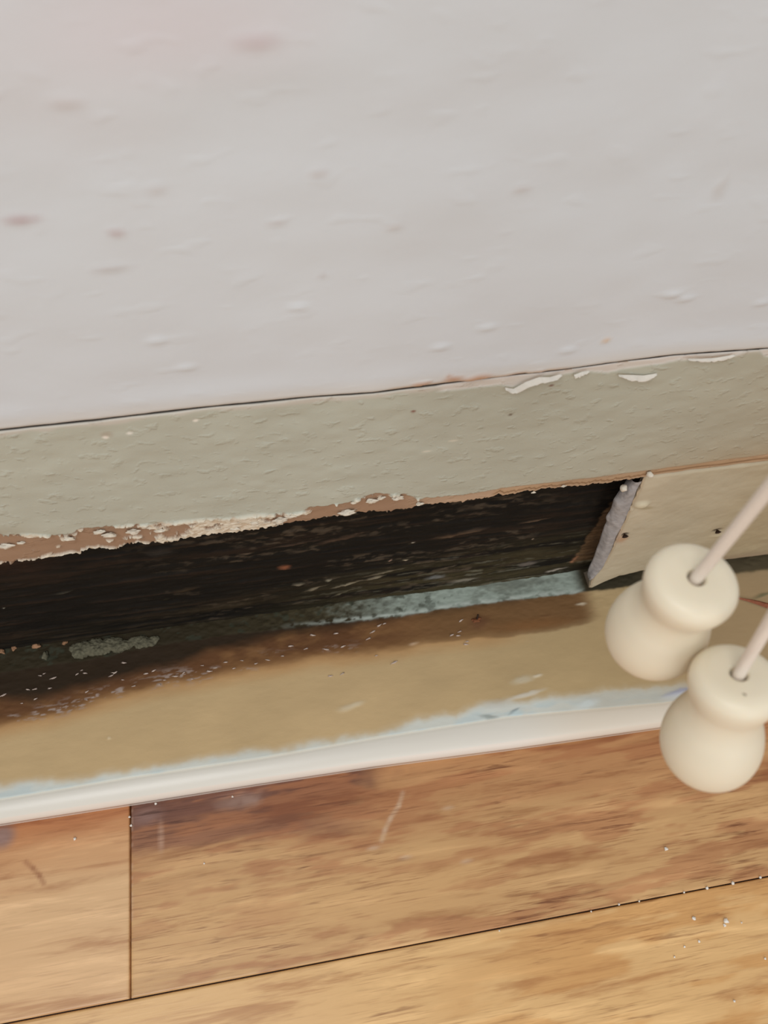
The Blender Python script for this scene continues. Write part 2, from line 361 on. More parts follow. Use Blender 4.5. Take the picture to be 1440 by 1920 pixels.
for px, py, rx, rz, col, m_, an in [(533, 1063, .0028, .0022, (118, 74, 52), .85, 0), (617, 1089, .0014, .0012, (140, 134, 115), .8, 0), (760, 1050, .0010, .0008, (176, 164, 140), .95, 0), (732, 1051, .0006, .0006, (170, 140, 120), .8, 0), (560, 1096, .003, .0008, (120, 110, 92), .7, .1),
        (592, 1103, .006, .0007, (112, 102, 84), .7, .35), (650, 1095, .008, .0006, (128, 118, 98), .75, .3), (700, 1083, .005, .0010, (140, 130, 108), .6, .2), (725, 1073, .010, .0006, (126, 116, 96), .6, .15), (645, 1110, .007, .0005, (100, 94, 76), .7, .5),
        (672, 1124, .010, .0005, (96, 92, 76), .6, .1), (990, 1057, .0045, .0025, (116, 108, 100), .7, .1), (1043, 1068, .005, .0011, (168, 158, 146), .8, .3), (870, 1088, .008, .0016, (122, 116, 104), .55, .15), (815, 1083, .005, .002, (112, 112, 110), .6, 0), (840, 1063, .004, .0008, (116, 104, 86), .6, .3), (900, 1095, .010, .0008, (96, 92, 78), .6, .1),
        (1003, 976, .007, .0010, (92, 74, 58), .6, .1), (860, 1000, .012, .0013, (84, 66, 50), .7, .15), (640, 1010, .010, .0020, (74, 58, 46), .7, .25), (550, 1020, .012, .001, (66, 52, 42), .6, .1), (460, 1038, .003, .0012, (96, 84, 70), .7, 0), (350, 1105, .006, .0015, (48, 38, 26), .7, .1), (430, 1135, .03, .004, (46, 38, 26), .7, .05),
        (310, 1125, .002, .001, (50, 46, 30), .6, 0), (60, 1025, .03, .006, (52, 34, 24), .6, 0), (20, 1060, .02, .01, (42, 28, 20), .6, 0), (120, 1112, .004, .0008, (66, 62, 52), .5, .2), (7, 1140, .0006, .0006, (150, 146, 134), .9, 0), (300, 1035, .006, .003, (48, 44, 40), .6, 0), (775, 1016, .0005, .0005, (190, 180, 165), .9, 0), (1000, 1012, .0005, .0005, (150, 130, 110), .8, 0)]:
    x0, z0 = V(px, py); jx = X+.0016*(fbm(X*500, Z*500, 9, 2)-.5); bl = blob(jx, Z+.0012*(fbm(X*400, Z*600, 19, 2)-.5), x0, z0, rx, rz, .7, an)
    C = mix(C, np.minimum(np.array(col)*1.12, 255), bl*m_*(.75+.6*s3)); h += bl*.0005
# brown sliver left where the old baseboard broke away
bx, bz = poly_x([(1182, 905), (1128, 965), (1098, 1015), (1072, 1055)], V)
bi = np.argsort(bz); xb = np.interp(Z, bz[bi], bx[bi])+.0022*(noise(Z*420, Z*0, 3)-.5)
C = mix(C, (104, 80, 56), sst(-.0008, .0008, X-xb)*(.8+.6*(s3-.4))*sst(bz.min()-.001, bz.min()+.001, Z))
C = mix(C, (160, 112, 82), np.exp(-((X-xb)/.0010)**2)*(1-sst(bz.min()+.004, bz.min()+.014, Z))*sst(bz.min()-.001, bz.min(), Z)*.9)
P = np.stack([X, YC-h, Z], -1)
cav = link('wall_inner', grid_mesh('wall_inner', P, C), m_cav); tag(cav, 'black rotten timber exposed behind the missing baseboard', kind='structure')

# ---- white moulding along the floor
fr = curve_of([(0, 1549), (245, 1511), (480, 1474), (700, 1441), (960, 1407), (1240, 1367), (1440, 1338)], onfloor)
zmt = .0125
def onz(z): return lambda px, py: tuple(hit(px, py, 2, z)[:2])
bk = curve_of([(0, 1503), (245, 1462), (500, 1424), (720, 1385), (960, 1347), (1240, 1322), (1440, 1295)], onz(zmt))
xs = xs_(.002); nprof = 22
Pm = []; Cm = []
for k in range(nprof):
    if k < 3: a = 0; yy = np.zeros_like(xs); zz = np.full_like(xs, [0, .002, .005][k]); hh = 0
    else:
        a = (k-3)/(nprof-4)*math.pi/2; yy = np.full_like(xs, (1-math.cos(a))); zz = np.full_like(xs, .005+(zmt-.005)*math.sin(a))
    y0 = fr(xs)+(bk(xs)-fr(xs))*yy
    Pm.append(np.stack([xs, y0, zz], -1))
    c = np.ones((len(xs), 3))*lin((214, 211, 199))
    c = mix(c, (230, 209, 192), np.full(len(xs), .6 if k < 11 else .2)); c = mix(c, (214, 196, 172), sst(.10, .16, xs)*.55*(1 if k > 8 else .7))
    Cm.append(c)
Pm.append(np.stack([xs, bk(xs)+.004, np.full_like(xs, zmt-.001)], -1)); Cm.append(Cm[-1])
mould = link('trim_3', grid_mesh('trim_3', np.stack(Pm, 1), np.stack(Cm, 1)), m_mould); tag(mould, 'glossy white rounded moulding where the ledge meets the bamboo floor', kind='structure')

# ---- painted ledge
xs = xs_(.0008); nt_ = 190
led_back = curve_of([(0, 1196), (143, 1188), (300, 1174), (400, 1162), (640, 1130), (880, 1100), (1107, 1074), (1440, 1037)], onledge)
y0 = bk(xs)+.0015; y1 = np.full_like(xs, YC+.004)
X = np.repeat(xs[:, None], nt_, 1); Y = y0[:, None]+(y1-y0)[:, None]*np.linspace(0, 1, nt_)[None, :]
nzz = fbm(X*60, Y*160, 61, 5); nf = fbm(X*260, Y*420, 62, 4); ns = fbm(X*25, Y*60, 63, 4)
C = np.ones(X.shape+(3,))*lin((193, 165, 122))
C = mix(C, (172, 148, 108), sst(.02, .16, X)*.75)
smear = curve_of([(0, 1468), (120, 1462), (250, 1440), (400, 1418), (520, 1402), (640, 1388), (700, 1376), (760, 1355), (860, 1338), (900, 1322), (960, 1316), (1060, 1300), (1240, 1288), (1440, 1262)], onledge)
e = smear(X)-Y+(fbm(X*90, Y*90, 64, 4)-.5)*.006
C = mix(C, (206, 200, 182), sst(-.0038, .002, e)*.45)
C = mix(C, (207, 209, 200), sst(-.0012, .0034, e)*.9)
C = mix(C, (182, 198, 200), np.exp(-((e-.0055)/.0028)**2)*.55*sst(.35, .6, fbm(X*60, Y*200, 65, 3)))
C = mix(C, (184, 178, 162), sst(.12, .17, X)*sst(-.001, .002, e)*.6)
# stain: brown edge to near black at the back, left
brown = curve_of([(0, 1368), (120, 1345), (200, 1318), (300, 1292), (450, 1264), (600, 1240), (700, 1228), (800, 1210), (870, 1200), (960, 1192), (1040, 1182), (1110, 1166), (1150, 1150), (1185, 1122), (1440, 1060)], onledge)
e = Y-brown(X)+(fbm(X*60, Y*160, 66, 4)-.5)*.004
C = mix(C, (178, 130, 80), sst(-.009, .002, e)*.65*(1-sst(.10, .14, X)))
C = mix(C, (120, 84, 52), sst(-.001, .0055, e)*.95*(1-sst(.165, .18, X)))
C = mix(C, (112, 84, 54), sst(.03, .09, X)*sst(-.001, .001, e)*.6*(1-sst(.165, .18, X)))
C = mix(C, (88, 56, 36), sst(.003, .009, e)*.7*sst(.35, .65, nzz+.1)*(1-sst(.02, .08, X)))
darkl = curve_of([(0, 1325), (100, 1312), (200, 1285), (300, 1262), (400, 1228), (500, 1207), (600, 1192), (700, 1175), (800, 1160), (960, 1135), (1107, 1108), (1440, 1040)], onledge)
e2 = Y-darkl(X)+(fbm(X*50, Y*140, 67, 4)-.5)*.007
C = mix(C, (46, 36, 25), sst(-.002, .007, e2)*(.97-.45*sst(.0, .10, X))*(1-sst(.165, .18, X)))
# glossy scrape highlights are pale worn flecks along the stain
worn = sst(.54, .64, fbm(X*230, Y*900, 68, 4))*np.exp(-((e-.0050)/.0038)**2)*(1-sst(.0, .035, X))*sst(.38, .52, fbm(X*40, Y*90, 69, 3))
C = mix(C, (166, 150, 140), worn*.8)
# back strip: teal-grey paint, right; olive fluff, left
strip = curve_of([(0, 1262), (150, 1240), (300, 1210), (400, 1195), (543, 1177), (640, 1166), (750, 1156), (880, 1134), (960, 1125), (1107, 1109), (1180, 1100), (1440, 1070)], onledge)
e3 = Y-strip(X)+(fbm(X*200, Y*200, 70, 3)-.5)*.0018
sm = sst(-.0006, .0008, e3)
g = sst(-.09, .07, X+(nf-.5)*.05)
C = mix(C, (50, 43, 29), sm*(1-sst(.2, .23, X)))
C = mix(C, (78, 70, 49), sm*sst(-.08, .03, X)*(.3+.8*sst(.35, .6, nf))*.6*(1-sst(.165, .18, X)))
C = mix(C, (156, 166, 154), sm*sst(.005, .09, X+(nf-.5)*.06)*(.5+.5*sst(.35, .6, ns+nf*.3))*.95*(1-sst(.165, .175, X)))
C = mix(C, (176, 182, 172), np.exp(-((e3-.0012)/.0012)**2)*sst(-.03, .03, X)*.75*(1-sst(.165, .175, X))*sst(.35, .5, nf))
C = mix(C, (56, 58, 46), sm*sst(.60, .72, fbm(X*190, Y*260, 71, 4))*.75*(1-sst(.05, .12, X)))
C = mix(C, (60, 54, 40), sst(-.0016, 0.002, e3)*sst(.172, .185, X)*.9)
C = mix(C, (150, 126, 96), sst(.19, .24, X)*(1-sm)*.6)
h = (nf-.5)*.0005*sst(-.002, .006, e)+sm*(nf-.35)*.0008*(1-sst(-.02, .06, X)*.6)+(ns-.5)*.0008
# brush and scrape marks
for px, py, rx, ry, col, m_, an in [(662, 1323, .006, .0014, (206, 190, 160), .75, .15), (645, 1330, .004, .0014, (198, 180, 148), .5, 0), (980, 1275, .006, .0018, (198, 186, 160), .7, .1), (1008, 1268, .0022, .0009, (212, 200, 176), .8, .1), (985, 1303, .010, .0012, (206, 200, 186), .8, .12), (930, 1322, .008, .0025, (192, 190, 180), .6, -.1),
        (918, 1345, .005, .0010, (140, 146, 140), .7, -.25), (963, 1334, .003, .0008, (128, 134, 134), .9, .3), (968, 1338, .004, .0018, (190, 206, 206), .8, 0), (985, 1345, .0022, .0012, (222, 178, 130), .9, .1), (922, 1356, .0015, .0008, (220, 178, 140), .8, 0), (1100, 1320, .007, .0020, (206, 212, 208), .8, .1), (1270, 1298, .007, .0014, (140, 140, 168), .85, .15), (1300, 1292, .006, .0012, (128, 128, 158), .85, .1), (1270, 1303, .009, .0018, (198, 200, 200), .6, .1),
        (845, 1237, 0.001, .0006, (0, 0, 0), 0, 0), (1090, 1133, .0030, .0006, (196, 180, 154), .9, 0), (775, 1207, .0026, .0008, (190, 160, 130), .8, .1), (898, 1168, .006, .0035, (96, 62, 44), .6, .2), (1023, 1155, .003, .0006, (96, 66, 44), .6, 0), (1000, 1172, .022, .0035, (128, 88, 52), .6, -.05), (205, 1384, .0009, .0007, (214, 192, 156), .9, 0), (1430, 1116, .006, .0010, (104, 100, 72), .8, .15), (140, 1218, .0, .0, (0, 0, 0), 0, 0)]:
    if m_ == 0: continue
    x0, yy0 = onledge(px, py); bl = blob(X+.002*(fbm(X*300, Y*300, 7, 2)-.5), Y+.0012*(fbm(X*200, Y*500, 27, 2)-.5), x0, yy0, rx, ry, .8, an); C = mix(C, col, bl*m_); h += bl*.0002
zz = zledge(Y)+h
P = np.stack([X, Y, zz], -1)
Pf = np.stack([xs, y0, np.full_like(xs, .002)], -1)[:, None]
P = np.concatenate([Pf, P], 1); C = np.concatenate([C[:, :1], C], 1)
ledge = link('trim_2', grid_mesh('trim_2', P, C), m_ledge); tag(ledge, 'beige painted ledge stained brown and black towards the opening', kind='structure')

# ---- old baseboard, right
EX, EZ = poly_x([(1213, 893), (1196, 930), (1182, 960), (1166, 996), (1152, 1028), (1134, 1060), (1113, 1082), (1107, 1104)], onwall)
ei = np.argsort(EZ)
bot = curve_of([(1108, 1106), (1130, 1096), (1160, 1083), (1200, 1074), (1260, 1066), (1330, 1056), (1380, 1050), (1440, 1044)], onwall)
n = 340; nz = 150
u = np.linspace(0, 1, n)**1.25
tt = np.linspace(0, 1, nz)
xr = 1.4
P = np.zeros((n, nz, 3))
for i in range(n):
    for _ in range(1):
        zlo = None
    # iterate so that the lower edge follows the gap underneath
xe_low = EX[ei][0]
def board_pt(uu, t):
    x = xe_low+uu*(.45-xe_low)
    for _ in range(3):
        zl = bot(x); zh = band_bot(x)+.0018
        z = zl+(zh-zl)*t
        xe = np.interp(z, EZ[ei], EX[ei])+.0006*(noise(z*500, z*0, 3)-.5)
        x = xe+uu*(.45-xe)
    return x, z
U, T = np.meshgrid(u, tt, indexing='ij')
X, Z = board_pt(U, T)
h = (fbm(X*60, Z*70, 81, 4)-.5)*.0016
de = X-np.interp(Z, EZ[ei], EX[ei]); db = Z-bot(X)
C = np.ones(X.shape+(3,))*lin((180, 169, 144))
C = mix(C, (196, 184, 160), (1-sst(.0, .03, de))*.5)
C = mix(C, (166, 148, 114), sst(.205, .26, X)*.7)
C = mix(C, (190, 168, 138), (1-sst(.0, .0016, de))*.6)
C = mix(C, (142, 120, 100), (1-sst(.002, .014, db+(noise(X*80, Z*80, 5)-.5)*.004))*.6*sst(.02, .05, de))
C = mix(C, (96, 78, 62), (1-sst(.0, .0025, db))*.7)
C = mix(C, (196, 170, 150), blob(X, Z, *onwall(1160, 1010), .004, .009, .8, .5)*.5)
C = mix(C, (176, 128, 84), blob(X, Z, *onwall(1168, 1013), .0025, .0035, .8)*.55)
for px, py, rx, rz, col, m_, hh in [(1204, 948, .0035, .0028, (206, 196, 168), .9, .0018), (1212, 955, .004, .0016, (150, 136, 104), .6, 0), (1173, 1004, .0016, .0012, (60, 40, 28), .95, -.0012), (1346, 997, .0026, .0014, (70, 50, 32), .95, -.0012), (1352, 1006, .006, .0016, (190, 178, 148), .6, .0004), (1180, 960, .002, .002, (200, 190, 170), .5, .0006), (1396, 1052, .003, .0010, (170, 160, 145), .7, 0)]:
    x0, z0 = onwall(px, py); bl = blob(X, Z, x0, z0, rx, rz, .6); C = mix(C, col, bl*m_); h += bl*hh
rimd = np.minimum(de, db); 
P = np.stack([X, YW+.0007+.0016*sst(-.003, .0, Z-band_bot(X))-h+(1-sst(0, .0015, rimd))*.0008, Z], -1)
# close the end and the lower edge back to the timber
low = P[:, :1].copy(); low[..., 1] = YC-.002; P = np.concatenate([low, P], 1); C = np.concatenate([C[:, :1]*.5, C], 1)
end = P[:1].copy(); end[..., 1] = YW+.006; end[..., 0] += .0015; P = np.concatenate([end, P], 0); C = np.concatenate([C[:1], C], 0)
board = link('baseboard_back', grid_mesh('baseboard_back', P, C), m_board); tag(board, 'beige old baseboard broken off at its left end with nail holes', kind='structure')

# ---- floor planks: one mesh, real joints
SEAM = -.0095; ENDX = -.1127
def plank(x0, x1, yy0, yy1, base, fib, sx=.0012, sy=.0009, seed=0):
    nx = max(2, int((x1-x0)/sx)); ny = max(2, int((yy1-yy0)/sy))
    xs = np.concatenate([[x0, x0+.0003], np.linspace(x0+.0006, x1-.0006, nx), [x1-.0003, x1]]); ys = np.concatenate([[yy0, yy0+.0002], np.linspace(yy0+.0005, yy1-.0005, ny), [yy1-.0002, yy1]])
    X, Y = np.meshgrid(xs, ys, indexing='ij')
    d = np.minimum(np.minimum(X-x0, x1-X), np.minimum(Y-yy0, yy1-Y))
    Z = -.0012*(1-sst(-.0004, .0005, d))
    Z = np.where(d <= 0, -.004, Z)
    C = np.ones(X.shape+(3,))*lin(base)
    return X, Y, Z, C, np.full(X.shape, fib), d
g = .00018
parts = []
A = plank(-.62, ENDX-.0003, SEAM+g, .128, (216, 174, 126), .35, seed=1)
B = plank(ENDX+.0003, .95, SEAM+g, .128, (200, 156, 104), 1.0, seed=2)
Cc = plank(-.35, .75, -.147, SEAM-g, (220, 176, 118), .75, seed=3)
def paint(p, kind):
    X, Y, Z, C, Fb, d = p
    n1 = fbm(X*18, Y*110, 90+kind, 5); n2 = fbm(X*60, Y*60, 95+kind, 4)
    near = Y-(fr(X)-.0)                     # distance to the moulding (negative on the room side)
    if kind == 1:
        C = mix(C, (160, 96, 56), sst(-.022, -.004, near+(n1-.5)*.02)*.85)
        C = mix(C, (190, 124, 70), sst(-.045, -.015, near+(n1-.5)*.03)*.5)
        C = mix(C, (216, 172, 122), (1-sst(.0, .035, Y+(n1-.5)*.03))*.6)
        x0, y0_ = onfloor(5, 1568); C = mix(C, (126, 104, 100), blob(X, Y, x0, y0_, .006, .006, .6)*.8)
        # thin curved scratch
        pts = [onfloor(*q) for q in [(48, 1616), (62, 1628), (74, 1642), (82, 1656)]]
        for (a, b), (c2, d2) in zip(pts[:-1], pts[1:]):
            L2 = (c2-a)**2+(d2-b)**2; tt = np.clip(((X-a)*(c2-a)+(Y-b)*(d2-b))/L2, 0, 1); dd = np.hypot(X-a-tt*(c2-a), Y-b-tt*(d2-b)); C = mix(C, (150, 92, 54), (1-sst(.0002, .0020, dd))*.55)
    if kind == 2:
        lft = 1-sst(-.03, .12, X)
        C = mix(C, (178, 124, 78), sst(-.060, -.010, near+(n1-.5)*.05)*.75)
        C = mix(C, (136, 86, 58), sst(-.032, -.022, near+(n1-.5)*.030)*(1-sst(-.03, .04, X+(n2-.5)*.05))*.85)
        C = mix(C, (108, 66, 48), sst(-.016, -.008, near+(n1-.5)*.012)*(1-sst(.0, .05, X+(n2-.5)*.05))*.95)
        C = mix(C, (168, 108, 66), sst(.50, .62, fbm(X*26, Y*150, 99, 4))*.6)
        x0, y0_ = onfloor(470, 1498); C = mix(C, (158, 128, 112), blob(X, Y, x0, y0_, .016, .004, .9)*sst(.35, .6, n2)*.75)
        x0, y0_ = onfloor(275, 1530); C = mix(C, (140, 108, 98), blob(X, Y, x0, y0_, .007, .004, .9)*.7)
        x0, y0_ = onfloor(302, 1570); C = mix(C, (188, 150, 124), blob(X, Y, x0, y0_, .0014, .007, .8)*.6)
        x0, y0_ = onfloor(560, 1700); C = mix(C, (214, 168, 112), blob(X, Y, x0, y0_, .12, .012, .9)*.5)
        # pale curved scuff
        pts = [onfloor(*q) for q in [(755, 1487), (748, 1510), (732, 1535), (722, 1556), (716, 1576)]]
        for (a, b), (c2, d2) in zip(pts[:-1], pts[1:]):
            L2 = (c2-a)**2+(d2-b)**2; tt = np.clip(((X-a)*(c2-a)+(Y-b)*(d2-b))/L2, 0, 1); dd = np.hypot(X-a-tt*(c2-a), Y-b-tt*(d2-b)); C = mix(C, (214, 188, 158), (1-sst(.0002, .0022, dd))*.35)
        for px, py in [(840, 1515), (700, 1590), (760, 1608), (875, 1615)]:
            x0, y0_ = onfloor(px, py); C = mix(C, (206, 176, 146), blob(X, Y, x0, y0_, .003, .0009, .9)*.6)
        C = mix(C, (206, 178, 154), (1-sst(.0002, .0016, X-ENDX))*sst(.35, .6, noise(Y*500, X*0, 3))*.5)
    if kind == 3:
        C = mix(C, (198, 140, 76), sst(.02, .14, X-.5*Y)*sst(.45, .6, n1)*.6)
        C = mix(C, (220, 176, 120), (1-sst(-.03, .05, X))*.5)
    Fb = Fb*(.6+.8*sst(.35, .65, n2))
    return X, Y, Z, C, Fb, d
verts = []; cols = []; fibs = []; quads = []; off = 0
def addp(p):
    global off
    X, Y, Z, C, Fb, d = p; n, m = X.shape
    idx = np.arange(n*m).reshape(n, m)+off
    quads.append(np.stack([idx[:-1, :-1], idx[1:, :-1], idx[1:, 1:], idx[:-1, 1:]], -1).reshape(-1, 4))
    verts.append(np.stack([X, Y, Z], -1).reshape(-1, 3)); cols.append(C.reshape(-1, 3)); fibs.append(Fb.reshape(-1)); off += n*m
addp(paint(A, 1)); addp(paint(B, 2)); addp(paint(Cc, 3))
for (x0, x1, yy0, yy1, base) in [(-.35, .30, -.2845, -.1472, (204, 150, 94)), (.3006, 1.2, -.2845, -.1472, (210, 160, 100)), (-1.2, -.3506, -.2845, SEAM-g, (208, 156, 98)), (-1.2, 1.2, -.60, -.2848, (206, 152, 96)), (.7506, 1.2, -.147, SEAM-g, (206, 154, 96)), (-1.2, -.6203, SEAM+g, .128, (204, 150, 94)), (-1.2, 1.2, -1.6, -.6003, (206, 152, 96))]:
    addp(plank(x0, x1, yy0, yy1, base, .8, .05, .02))
# dark underlay visible in the joints
addp((np.array([[-1.2, -1.2], [1.2, 1.2]]), np.array([[-1.6, .128], [-1.6, .128]]), np.full((2, 2), -.0042), np.ones((2, 2, 3))*lin((40, 24, 16)), np.zeros((2, 2)), None))
vv = np.concatenate(verts); qq = np.concatenate(quads)
me = bpy.data.meshes.new('floor')
me.vertices.add(len(vv)); me.vertices.foreach_set('co', vv.reshape(-1).astype(np.float32))
me.loops.add(qq.size); me.loops.foreach_set('vertex_index', qq.reshape(-1).astype(np.int32))
me.polygons.add(len(qq)); me.polygons.foreach_set('loop_start', np.arange(0, qq.size, 4, dtype=np.int32)); me.polygons.foreach_set('use_smooth', np.full(len(qq), True))
me.update(calc_edges=True)
at = me.color_attributes.new('Col', 'FLOAT_COLOR', 'POINT'); cc_ = np.concatenate(cols); at.data.foreach_set('color', np.concatenate([cc_, np.ones((len(cc_), 1))], 1).reshape(-1).astype(np.float32))
fa = me.attributes.new('Fib', 'FLOAT', 'POINT'); fa.data.foreach_set('value', np.concatenate(fibs).astype(np.float32))
floor = link('floor', me, m_floor); tag(floor, 'golden strand bamboo floor planks', kind='structure')

# ================================================================== PARTS OF THE STRUCTURE


def lump_mesh(name, r, seed, sub=3, amp=.35, scale=(1, 1, 1)):
    bm = bmesh.new(); bmesh.ops.create_icosphere(bm, subdivisions=sub, radius=1)
    rd = random.Random(seed); ph = [rd.uniform(0, 6) for _ in range(9)]
    for v in bm.verts:
        c = v.co; k = 1+amp*(math.sin(3*c.x+ph[0])*math.cos(4*c.y+ph[1])+.6*math.sin(6*c.z+ph[2]+2*c.x)+.4*math.sin(11*c.y+ph[3])*math.cos(9*c.x+ph[4]))
        v.co = Vector((c.x*scale[0], c.y*scale[1], c.z*scale[2]))*r*k
    for f_ in bm.faces: f_.smooth = True
    me = bpy.data.meshes.new(name); bm.to_mesh(me); bm.free(); return me

# grey caulk smeared over the broken end of the old baseboard
fr_px = [(1206, 899), (1197, 916), (1184, 952), (1170, 985), (1157, 1006), (1147, 1034), (1132, 1064), (1114, 1082)]
bk_px = [(1182, 897), (1164, 914), (1148, 932), (1137, 962), (1130, 988), (1120, 1022), (1104, 1062), (1101, 1080)]
npt = 70; mm = 12
fx, fz = poly_x(fr_px, lambda a, b: onwall(a, b, YW)); kx, kz = poly_x(bk_px, lambda a, b: onwall(a, b, YW+.005))
tq = np.linspace(0, 1, len(fx)); tf = np.linspace(0, 1, npt)
fX, fZ, kX, kZ = (np.interp(tf, tq, a) for a in (fx, fz, kx, kz))
P = np.zeros((npt, mm, 3))
for j in range(mm):
    s = j/(mm-1)
    P[:, j, 0] = kX*(1-s)+fX*s; P[:, j, 2] = kZ*(1-s)+fZ*s
    P[:, j, 1] = (YW+.005)*(1-s)+(YW-.0006)*s
    bul = math.sin(math.pi*s)*(.0012+.0016*noise(tf*14, tf*0+s*3, 5))
    P[:, j, 0] -= bul*.8; P[:, j, 1] -= bul*.7
    P[:, j, 1] -= .0003*(noise(tf*60, tf*0+s*8, 6)-.5)
P[:, 0, 1] = YC-.001; P[:, 0, 0] += .010
wv_ = .0012*(noise(tf*18, tf*0, 12)-.5); P[:, 0:3, 0] += wv_[:, None]
P[:, -1, 1] = YW+.003; P[:, -1, 0] = fX+.0015
caulk = link('caulk', grid_mesh('caulk', P), m_caulk, board); tag(caulk, 'grey caulk smeared down the broken end of the baseboard')

def flake(name, px_top, px_bot, lift, mat, parent, curl=1.0, nseg=26, label=None):
    """a paint flake lifted off the board face: top edge attached, lower edge curling forward"""
    tx, tz_ = poly_x(px_top, onwall); bx_, bz_ = poly_x(px_bot, onwall)
    tt = np.linspace(0, 1, nseg)
    a = np.interp(tt, np.linspace(0, 1, len(tx)), tx); b = np.interp(tt, np.linspace(0, 1, len(tx)), tz_)
    c = np.interp(tt, np.linspace(0, 1, len(bx_)), bx_); d = np.interp(tt, np.linspace(0, 1, len(bx_)), bz_)
    d = d+.0009*(noise(tt*19, tt*0, len(name)+int(px_top[0][0]))-.5); m = 9
    en = np.minimum(sst(0, .12, tt), 1-sst(.88, 1, tt)); c = a+(c-a)*(.15+.85*en); d = b+(d-b)*(.15+.85*en)
    P = np.zeros((nseg, m, 3))
    for j in range(m):
        s = j/(m-1); P[:, j, 0] = a*(1-s)+c*s; P[:, j, 2] = b*(1-s)+d*s
        P[:, j, 1] = YW-.0007-lift*s**1.5*(.6+.4*np.sin(tt*math.pi))-.0003*math.sin(3*s)
    me = grid_mesh(name, P); o = link(name, me, mat, parent)
    so = o.modifiers.new('thick', 'SOLIDIFY'); so.thickness = .00035; so.offset = 0
    if label: o['label'] = label
    return o
flake('paint_flake', [(946, 724), (962, 726), (985, 713), (1010, 704), (1030, 704), (1052, 698)], [(948, 731), (966, 730), (990, 717), (1014, 709), (1034, 708), (1054, 701)], .0016, m_flake, band, label='curled strip of white paint peeling off the top of the board')
flake('paint_flake', [(1075, 700), (1090, 694), (1104, 692)], [(1073, 705), (1086, 699), (1100, 694)], .0012, m_flake, band, label='small curled tip of white paint beside the crack')
flake('paint_flake', [(1158, 700), (1180, 700), (1206, 701), (1230, 697)], [(1162, 702), (1182, 706), (1210, 707), (1228, 700)], .0014, m_flake, band, label='white paint flake hanging off the board')
flake('paint_flake', [(1288, 670), (1310, 670), (1340, 668), (1376, 662)], [(1290, 672), (1320, 674), (1345, 671), (1378, 665)], .0008, m_flake, band, label='thin long paint flake just below the crack')
if 0: flake('paint_flake', [(1104, 694), (1125, 690), (1150, 690)], [(1108, 700), (1130, 702), (1148, 696)], .0005, m_flake, band)

def place_lump(name, px, py, r, mat, seed, surf, parent=None, sc=(1, 1, 1), sink=.3, sub=2, amp=.25):
    if surf == 'wall': x, z = onwall(px, py); loc = (x, YW-r*(1-sink)*sc[1], z)
    elif surf == 'inner': x, z = onwall(px, py, YC); loc = (x, YC-r*(1-sink)*sc[1], z)
    elif surf == 'ledge': x, y = onledge(px, py); loc = (x, y, zledge(np.array(y))+r*sc[2]*(1-sink))
    else: x, y = onfloor(px, py); loc = (x, y, r*sc[2]*(1-sink))
    o = link(name, lump_mesh(name, r, seed, sub, amp, sc), mat, parent); o.location = loc; o.rotation_euler = (0, 0, 0) if surf in ('wall', 'inner') else (0, 0, seed*.7)
    return o
for i, (px, py, r, lab) in enumerate([(1217, 886, .0016, 'white blob of filler at the corner of the opening'), (1168, 911, .0018, 'round beige paint blob under the board')]):
    o = place_lump('filler_blob', px, py, r, m_plaster, 40+i, 'wall', band, amp=.18); o['label'] = lab
for i, (px, py, r) in enumerate([(650, 960, .0026), (787, 944, .0014), (697, 938, .0020), (715, 933, .0014), (745, 933, .0020), (665, 941, .0014), (205, 1002, .0022), (187, 996, .0018), (250, 996, .0020), (300, 994, .0016), (128, 1009, .0018), (12, 1022, .0022), (40, 1017, .0012), (525, 974, .0022), (545, 966, .0022), (480, 978, .0020), (440, 990, .0018), (1000, 923, .0009), (1057, 911, .0009)]):
    place_lump('plaster_crumble', px, py, r*.85, m_plaster, 60+i, 'wall', band, sc=(1.35, .45, .75), sink=.6, sub=3, amp=.38)
# nail holes
for par, px, py, y, lab in [(board, 1172, 1005, YW, 'dark nail hole near the broken end'), (board, 1346, 997, YW, 'dark nail hole under the cord')]:
    x, z = onwall(px, py)
    bm = bmesh.new(); segs = 18; r0 = .0013
    ring = [bm.verts.new((x+r0*(1+.25*math.sin(k*2.1))*math.cos(2*math.pi*k/segs)*1.3, y-.0006, z+r0*math.sin(2*math.pi*k/segs)*(1+.2*math.cos(k*3)))) for k in range(segs)]
    c0 = bm.verts.new((x, y+.0016, z))
    for k in range(segs): bm.faces.new((ring[k], ring[(k+1) % segs], c0))
    me = bpy.data.meshes.new('nail_hole'); bm.to_mesh(me); bm.free(); o = link('nail_hole', me, m_hole, par); o['label'] = lab

